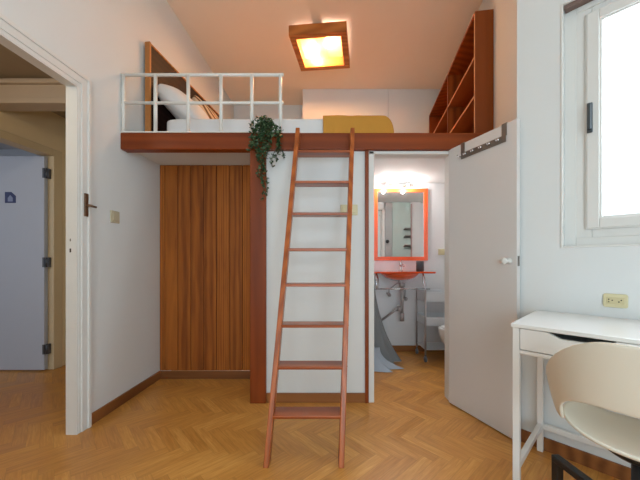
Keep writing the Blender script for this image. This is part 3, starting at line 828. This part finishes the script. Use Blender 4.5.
t = thing('wall_socket', tuple(OM.translation), 'aged beige double socket plate on the wall above the desk', 'socket')
mb = MB(OM)
pts = []
w_, h_, r_ = 0.042, 0.032, 0.010
for cx_, cz_, a0 in ((w_ - r_, h_ - r_, 0), (-w_ + r_, h_ - r_, 90), (-w_ + r_, -h_ + r_, 180), (w_ - r_, -h_ + r_, 270)):
    for m_ in range(6):
        a = math.radians(a0 + m_ * 18)
        pts.append((cx_ + r_ * math.cos(a), 0, cz_ + r_ * math.sin(a)))
mb.extrude(pts, (0, -0.010, 0)); mb.build('plate', M_beige, t, bevel=0.003)
MB(OM).box((-0.030, -0.012, -0.016), (0.030, -0.0095, 0.016)).build('socket_face', plain('worn_yellow_plastic', (204, 192, 150), 0.5, var=0.08, vscale=80), t, bevel=0.002)
for hx_, hz_ in ((-0.022, 0.006), (-0.022, -0.006), (-0.010, 0.002), (0.012, -0.004), (0.020, 0.004)):
    MB(OM).lathe([(0.0028, -0.0127), (0.0028, -0.011)], (hx_, 0, hz_), 10, axis='y').build('pin_hole', M_dark, t)

# ------------------------------------------------------------------ desk
DU = Vector((0.6887, -0.725, 0)); DV = Vector((0.725, 0.6887, 0))
F = Vector((0.824, 1.285, 0))
KM = frame(F, DU, DV)
dw, ddp, dz = 0.73, 0.487, 0.746
t = thing('desk', tuple(KM @ Vector((dw / 2, ddp / 2, 0))), 'slim white desk with one drawer under the window', 'desk')
MB(KM).box((-0.006, -0.006, dz - 0.017), (dw + 0.006, ddp, dz)).build('desktop', M_desk, t, bevel=0.003)
for lx_, ly_ in ((0.0, 0.0), (dw - 0.026, 0.0), (0.0, ddp - 0.026), (dw - 0.026, ddp - 0.026)):
    MB(KM).box((lx_, ly_, 0), (lx_ + 0.026, ly_ + 0.026, dz - 0.017)).build('leg', M_desk, t, bevel=0.002)
zl = 0.148
for lx_ in (0.002, dw - 0.024):
    MB(KM).box((lx_, 0.026, zl - 0.026), (lx_ + 0.022, ddp - 0.026, zl)).build('side_rail', M_desk, t, bevel=0.002)
MB(KM).box((0.026, ddp - 0.024, zl - 0.026), (dw - 0.026, ddp - 0.004, zl)).build('back_rail', M_desk, t, bevel=0.002)
zb0, zb1 = dz - 0.115, dz - 0.020
mb = MB(KM)
mb.box((0.0, 0.026, zb0), (0.016, ddp - 0.026, zb1)); mb.box((dw - 0.016, 0.026, zb0), (dw, ddp - 0.026, zb1)); mb.box((0.016, ddp - 0.04, zb0), (dw - 0.016, ddp - 0.026, zb1))
mb.box((0.026, 0.001, zb0 - 0.010), (dw - 0.026, 0.018, zb0 + 0.006))
mb.box((0.016, 0.02, zb0 - 0.002), (dw - 0.016, ddp - 0.03, zb0 + 0.006))
mb.build('drawer_case', M_desk, t, bevel=0.0015)
# drawer front with the sloped grip cut-out at its top
g0, g1, gd = 0.165, 0.29, 0.020
zt0, zb00 = zb1 + 0.001, zb0 + 0.010
poly = [(0.029, 0, zb00), (dw - 0.029, 0, zb00), (dw - 0.029, 0, zt0), (g1 + 0.03, 0, zt0), (g1, 0, zt0 - gd), (g0, 0, zt0 - gd), (g0 - 0.045, 0, zt0), (0.029, 0, zt0)]
mb = MB(KM); 
dr = mb.extrude([(a, -0.002, c) for a, b, c in poly[::-1]], (0, 0.016, 0)).build('drawer', M_desk, t)
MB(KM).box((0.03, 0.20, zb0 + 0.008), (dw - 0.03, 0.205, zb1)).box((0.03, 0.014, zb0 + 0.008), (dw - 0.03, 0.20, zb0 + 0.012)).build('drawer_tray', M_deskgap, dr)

# ------------------------------------------------------------------ chair
CC = Vector((1.03, 0.962, 0))
cf = Vector((0.76, 0.65, 0)).normalized()
CM = frame(CC, (cf.y, -cf.x, 0), cf)     # x = the sitter's right hand side, y = forwards
t = thing('swivel_chair', tuple(CC), 'off-white moulded plastic swivel chair on a black base at the desk', 'chair')
def sm(a, b, x):
    x = min(1, max(0, (x - a) / (b - a))); return x * x * (3 - 2 * x)
ZR = 0.462
def rimR(th):       # th: 0 = back, +-pi = front
    e = 2.25
    c, s = abs(math.cos(th)), abs(math.sin(th))
    return 0.195 / ((c ** e + s ** e) ** (1 / e))
def rimZ(th):
    f = (1 - math.cos(th)) / 2          # 0 back .. 1 front
    return ZR + 0.025 * math.sin(f * PI) + 0.0 * f - 0.01 * f
mb = MB(CM)
NTH = 96
rows = [0.0, 0.25, 0.5, 0.7, 0.85, 0.95, 1.0]
def seat(u, v):
    th = u * 2 * PI
    r = rimR(th) * rows[round(v * 6)]
    k = rows[round(v * 6)]
    z = (ZR - 0.035) + (rimZ(th) - ZR + 0.035) * (k ** 3.5)
    f = (1 - math.cos(th)) / 2
    z -= 0.03 * sm(0.85, 1.0, k) * sm(0.8, 1.0, f)
    return (math.sin(th) * r, -math.cos(th) * r, z)
mb.grid(seat, NTH, 6, True)
THM = math.radians(106)
THH = math.radians(54)
THC = math.radians(68)
TIP = ZR + 0.10
def topZ(th):
    return 0.792 - (0.792 - TIP) * sm(math.radians(8), math.radians(100), abs(th))
def holeZ(th):
    b = abs(th)
    if b < THH: return rimZ(th) + 0.13 * (1 - (b / THH) ** 2.6) ** 0.5
    if b < THC: return rimZ(th)
    k = min(1, (b - THC) / (THM - THC))
    return rimZ(th) + (TIP - 0.012 - rimZ(th)) * k ** 1.3
def back(u, v):
    th = -THM + 2 * THM * u
    z0 = holeZ(th); z1 = max(topZ(th), z0 + 0.004)
    z = z0 + (z1 - z0) * v
    zz = (z - ZR) / 0.32
    r = rimR(th) + 0.065 * max(zz, 0) ** 0.6
    x = math.sin(th) * r; y = -math.cos(th) * r * (1.0 + 0.10 * max(zz, 0))
    return (x, y, z)
mb.grid(back, 84, 12)
mb.build('shell', M_chair, t, merge=True, solid=0.011, sub=2)
mb = MB(CM)
mb.lathe([(0.08, ZR - 0.075), (0.10, ZR - 0.06), (0.10, ZR - 0.045), (0.0, ZR - 0.045)], (0, 0, 0), 24)
mb.build('seat_mount', M_black, t)
MB(CM).lathe([(0.0, 0.12), (0.030, 0.12), (0.030, 0.25), (0.023, 0.255), (0.023, ZR - 0.07)], (0, 0, 0), 24).build('column', M_black, t)
hub = MB(CM).lathe([(0.0, 0.13), (0.05, 0.132), (0.055, 0.15), (0.055, 0.185), (0.035, 0.20), (0.0, 0.20)], (0, 0, 0), 24).build('hub', M_black, t)
a0 = math.atan2(1.0, -0.05)
for k in range(4):
    a = a0 + k * PI / 2
    d = Vector((math.cos(a), math.sin(a), 0))
    e = CC + d * 0.32
    L_ = MB().beam(CC + d * 0.04 + Vector((0, 0, 0.172)), e + d * 0.014 + Vector((0, 0, 0.165)), 0.034, 0.028).build('base_arm', M_black, t, bevel=0.004)
    MB().beam(e + Vector((0, 0, 0.155)), e + Vector((0, 0, 0.012)), 0.030, 0.030, up=tuple(d)).build('foot', M_black, L_, bevel=0.003)
    MB().lathe([(0.0, 0.0), (0.02, 0.0), (0.02, 0.012), (0.0, 0.012)], tuple(e), 16).build('glide', M_rubber, L_)

# ------------------------------------------------------------------ bathroom things
ym = 3.345
t = thing('wall_mirror', (0.9, ym, 1.02), 'bathroom mirror in a flat bright orange frame', 'mirror')
mx0, mx1, mz0, mz1, mf = X(374, ym), X(428, ym), Z(260.5, ym), Z(188.3, ym), 0.042
mb = MB()
mb.box((mx0, ym, mz0), (mx0 + mf, ym + 0.024, mz1)); mb.box((mx1 - mf, ym, mz0), (mx1, ym + 0.024, mz1))
mb.box((mx0 + mf, ym, mz0), (mx1 - mf, ym + 0.024, mz0 + mf)); mb.box((mx0 + mf, ym, mz1 - mf), (mx1 - mf, ym + 0.024, mz1))
mb.build('frame', M_orange, t, bevel=0.002)
MB().box((mx0 + mf, ym + 0.010, mz0 + mf), (mx1 - mf, ym + 0.016, mz1 - mf)).build('mirror_glass', M_mirror, t)
# light bar above the mirror
t = thing('vanity_light', (0.89, 3.34, 1.85), 'small two-spot light bar above the orange mirror', 'wall lamp')
yy = 3.30
MB().box((X(389, yy), yy + 0.03, 1.838), (X(414, yy), 3.37, 1.864)).build('bar', M_steel, t, bevel=0.003)
for px_ in (386.5, 407):
    x = X(px_, yy)
    h = MB().tube([(x, yy + 0.045, 1.852), (x, yy - 0.01, 1.848), (x, yy - 0.02, 1.840)], 0.006, 8).lathe([(0.010, 0.022), (0.016, 0.018), (0.022, -0.012), (0.020, -0.012), (0.0, 0.008)], (x, yy - 0.03, 1.836), 18).build('spot_head', M_chrome, t)
    MB().lathe([(0.0, -0.022), (0.012, -0.018), (0.017, -0.008), (0.012, 0.006), (0.0, 0.010)], (x, yy - 0.03, 1.832), 16).build('bulb', M_bulb2, h)
    d = bpy.data.lights.new('spot_glow', 'POINT'); d.energy = 5.6; d.color = (1.0, 0.95, 0.90); d.shadow_soft_size = 0.012
    o = bpy.data.objects.new('spot_glow', d); COL.objects.link(o); o.location = (x, yy - 0.062, 1.808)
# washbasin: orange glass top with a bowl under it
t = thing('washbasin', (0.85, 3.2, 0.88), 'orange glass washbasin counter fixed to the bathroom wall', 'washbasin')
yb_ = 3.02
MB().box((X(372, yb_), yb_, 0.886), (X(436, yb_), 3.368, 0.904)).build('counter', M_oglass, t, bevel=0.004)
mb = MB(); mb.lathe([(0.20, 0.0), (0.19, -0.022), (0.15, -0.052), (0.09, -0.074), (0.0, -0.080)], (0.845, 3.18, 0.886), 32, sy=0.75)
mb.build('bowl', M_oglass, t)
mb = MB(); yr_ = 3.03; z = Z(289, yr_)
mb.tube([(X(375, yr_), yr_, z), (X(430, yr_), yr_, z)], 0.006, 10)
mb.build('towel_rail', M_chrome, t)
for px_ in (377.5, 425):
    x = X(px_, yr_)
    MB().tube([(x, yr_ + 0.06, 0.886), (x - 0.012, yr_ + 0.01, 0.86), (x - 0.016, yr_, 0.80), (x, yr_, z), (x + 0.012, yr_ + 0.02, 0.76), (x + 0.014, yr_ + 0.05, 0.82), (x + 0.004, yr_ + 0.08, 0.884)], 0.009, 10).build('bracket', M_chrome, t)
mb = MB()
fx = X(401, 3.28)
mb.lathe([(0.022, 0.0), (0.022, 0.006), (0.013, 0.012), (0.013, 0.055), (0.016, 0.06), (0.016, 0.09), (0.0, 0.095)], (fx, 3.29, 0.904), 18)
mb.tube([(fx, 3.29, 0.955), (fx, 3.24, 0.972), (fx, 3.18, 0.966), (fx, 3.17, 0.955)], 0.009, 10)
mb.tube([(fx, 3.29, 0.99), (fx, 3.30, 1.005), (fx, 3.26, 1.02)], 0.005, 8)
tp = mb.build('faucet', M_chrome, t)
# trap, pipes and valves
yp_ = 3.2
mb = MB()
px0 = X(402, yp_)
mb.tube([(px0, yp_, 0.785), (px0, yp_, 0.43)], 0.017, 12)
mb.tube([(px0, yp_, Z(283, yp_)), (px0, yp_, Z(287, yp_))], 0.032, 14)
mb.tube([(px0, yp_, Z(313, yp_)), (px0, yp_, Z(321, yp_))], 0.024, 14)
mb.tube([(px0 - 0.01, yp_, Z(309, yp_)), (X(397, yp_), yp_ + 0.0, Z(308, yp_))], 0.03, 14)
mb.tube([(X(398, yp_), yp_, Z(308, yp_)), (X(388, yp_), yp_ + 0.10, Z(319, yp_)), (X(382, yp_), 3.366, Z(325, yp_))], 0.012, 10)
mb.build('drain_trap', M_pipe, t)
mb = MB()
for x_, z_, c_ in ((390.5, 295, 388), (407, 299, 404)):
    mb.tube([(X(x_, yp_), 3.368, Z(z_, yp_)), (X(x_, yp_), 3.26, Z(z_, yp_))], 0.011, 10)
    mb.lathe([(0.0, -0.03), (0.018, -0.026), (0.020, 0.0), (0.0, 0.004)], (X(x_, yp_), 3.26, Z(z_, yp_) - 0.005), 12, axis='y')
    mb.tube([(X(x_, yp_), 3.28, Z(z_, yp_)), (X(x_, yp_), 3.27, Z(290, yp_)), (X(399, yp_), 3.24, Z(283, yp_)), (X(401, yp_), 3.24, Z(279, yp_))], 0.006, 8)
mb.build('supply_valves', M_pipe, t)
# cup
cxx = X(420, 3.2)
mb = MB().lathe([(0.0, 0.0), (0.036, 0.0), (0.040, 0.006), (0.041, 0.105), (0.037, 0.106), (0.035, 0.02), (0.0, 0.018)], (cxx, 3.2, 0.9045), 28)
tag(mb.build('tumbler', M_cup, base=(cxx, 3.2, 0.904)), 'charcoal grey tumbler standing on the orange washbasin counter', 'cup')
# rolling trolley
t = thing('rolling_trolley', (1.26, 3.12, 0), 'pale rolling trolley with trays right of the washbasin', 'trolley')
tx0, tx1, ty0, ty1 = X(425.5, 3.0), X(425.5, 3.0) + 0.44, 3.0, 3.27
for (x, y) in ((tx0, ty0), (tx1, ty0), (tx0, ty1), (tx1, ty1)):
    p = MB().tube([(x, y, 0.075), (x, y, 0.72)], 0.009, 10).build('post', M_pipe, t)
    MB().lathe([(0.0, -0.012), (0.026, -0.011), (0.028, 0.0), (0.026, 0.011), (0.0, 0.012)], (x, y, 0.0285), 18, axis='x').tube([(x, y, 0.03), (x, y, 0.08)], 0.008, 8).build('caster', plain('grey_caster', (110, 114, 122), 0.4), p)
for k, zz in enumerate((0.36, 0.60)):
    mb = MB()
    z1 = zz + (0.09 if k == 0 else 0.10)
    mb.box((tx0, ty0, zz), (tx1, ty1, zz + 0.006)); mb.box((tx0, ty0, zz), (tx1, ty0 + 0.005, z1)); mb.box((tx0, ty1 - 0.005, zz), (tx1, ty1, z1))
    mb.box((tx0, ty0, zz), (tx0 + 0.005, ty1, z1)); mb.box((tx1 - 0.005, ty0, zz), (tx1, ty1, z1))
    mb.build('tray', M_troll, t, bevel=0.002)
MB().box((tx0, ty0, 0.12), (tx1, ty1, 0.128)).build('tray', M_troll, t)
# wall hung bidet, bowl pointing left
t = thing('bidet', (1.4, 2.74, 0.05), 'white wall-hung porcelain bowl half hidden by the open bathroom door', 'toilet')
mb = MB()
bcx, bcy = 1.385, 2.76
def bowl(u, v):
    a = u * 2 * PI
    prof = [(0.35, 0.13), (0.62, 0.16), (0.86, 0.23), (0.97, 0.31), (1.0, 0.375), (1.0, 0.395), (0.95, 0.40), (0.82, 0.395), (0.70, 0.33), (0.45, 0.27), (0.02, 0.25)]
    r, z = prof[round(v * 10)]
    lx_ = 0.29 if math.cos(a) < 0 else 0.36
    sh = 0.06 * (1 - r) if z < 0.36 else 0
    return (bcx + lx_ * math.cos(a) * r + sh, bcy + 0.18 * math.sin(a) * r, z)
mb.grid(bowl, 40, 10, True)
mb.build('bowl', M_porc, t, sub=1)
MB().lathe([(0.02, 0), (0.02, 0.03), (0.012, 0.04), (0.012, 0.08), (0.0, 0.085)], (1.55, bcy, 0.40), 14).tube([(1.55, bcy, 0.46), (1.50, bcy, 0.475), (1.46, bcy, 0.46)], 0.008, 8).build('tap', M_chrome, t)
# grey shower curtain gathered at the left
t = thing('shower_curtain', (0.46, 2.86, 0.0), 'grey curtain bunched at the left of the bathroom, spreading on the floor', 'curtain')
def cur(ph0, rx0, rx1, ry, amp, nf, zt_, zb_=0.006, cx_=0.42, cy_=2.88):
    def f(u, v):
        a = u * 2 * PI
        z = zt_ + (zb_ - zt_) * v
        g = v ** 2.3
        rx = rx0 + (rx1 - rx0) * g; r_y = 0.035 + (ry - 0.035) * g
        w = 1 + amp * (0.35 + g) * math.sin(nf * a + ph0 + 1.6 * v) + 0.25 * amp * math.sin((nf * 2 + 1) * a + 3 * v)
        x = cx_ + rx * w * math.cos(a); y = cy_ + r_y * w * math.sin(a)
        y += 0.012 * noise.noise(Vector((x * 5, y * 5, z * 5)))
        return (max(x, BX0 + 0.006), y, z)
    return f
mb = MB(); mb.grid(cur(0.3, 0.10, 0.30, 0.15, 0.20, 9, 1.05, 0.02, 0.42, 2.98), 96, 40, True); mb.build('grey_cloth', M_curtain, t)
mb = MB(); mb.grid(cur(1.2, 0.12, 0.28, 0.11, 0.2, 8, 0.2, 0.006, 0.43, 2.82), 96, 30, True); mb.build('pale_liner', M_liner, t)['label'] = 'pale blue grey liner'
MB().tube([(0.42, 2.98, 1.04), (0.42, 2.98, 1.884)], 0.012, 10).build('hanging_bar', M_chrome, t)

# seen in the mirror: grey panel with knob and frosted shower screen on the inside of the front wall
t = thing('shower_screen', (1.2, 2.26, 0), 'frosted pale green shower screen with grey side panel seen in the orange mirror', 'shower screen')
MB().box((0.965, 2.242, 0.02), (1.07, 2.262, 1.884)).build('side_panel', M_greyp, t, bevel=0.002)
MB().box((1.074, 2.246, 0.02), (1.345, 2.254, 1.884)).build('glass_panel', M_green, t)
MB().box((1.345, 2.242, 0.02), (1.365, 2.266, 1.86)).build('edge_profile', plain('pink_grey_profile', (176, 150, 146), 0.4), t)
MB().lathe([(0.02, 0.0), (0.02, 0.006), (0.012, 0.012), (0.026, 0.03), (0.02, 0.045), (0.0, 0.048)], (0.995, 2.262, 1.30), 16, axis='y').build('knob', M_black, t)
for z in (1.36, 1.47, 1.22):
    MB().box((1.24, 2.254, z), (1.33, 2.31, z + 0.012)).box((1.24, 2.306, z), (1.33, 2.31, z + 0.03)).build('corner_shelf', M_steel, t)

for o in scene.objects:
    if '_org' in o: del o['_org']
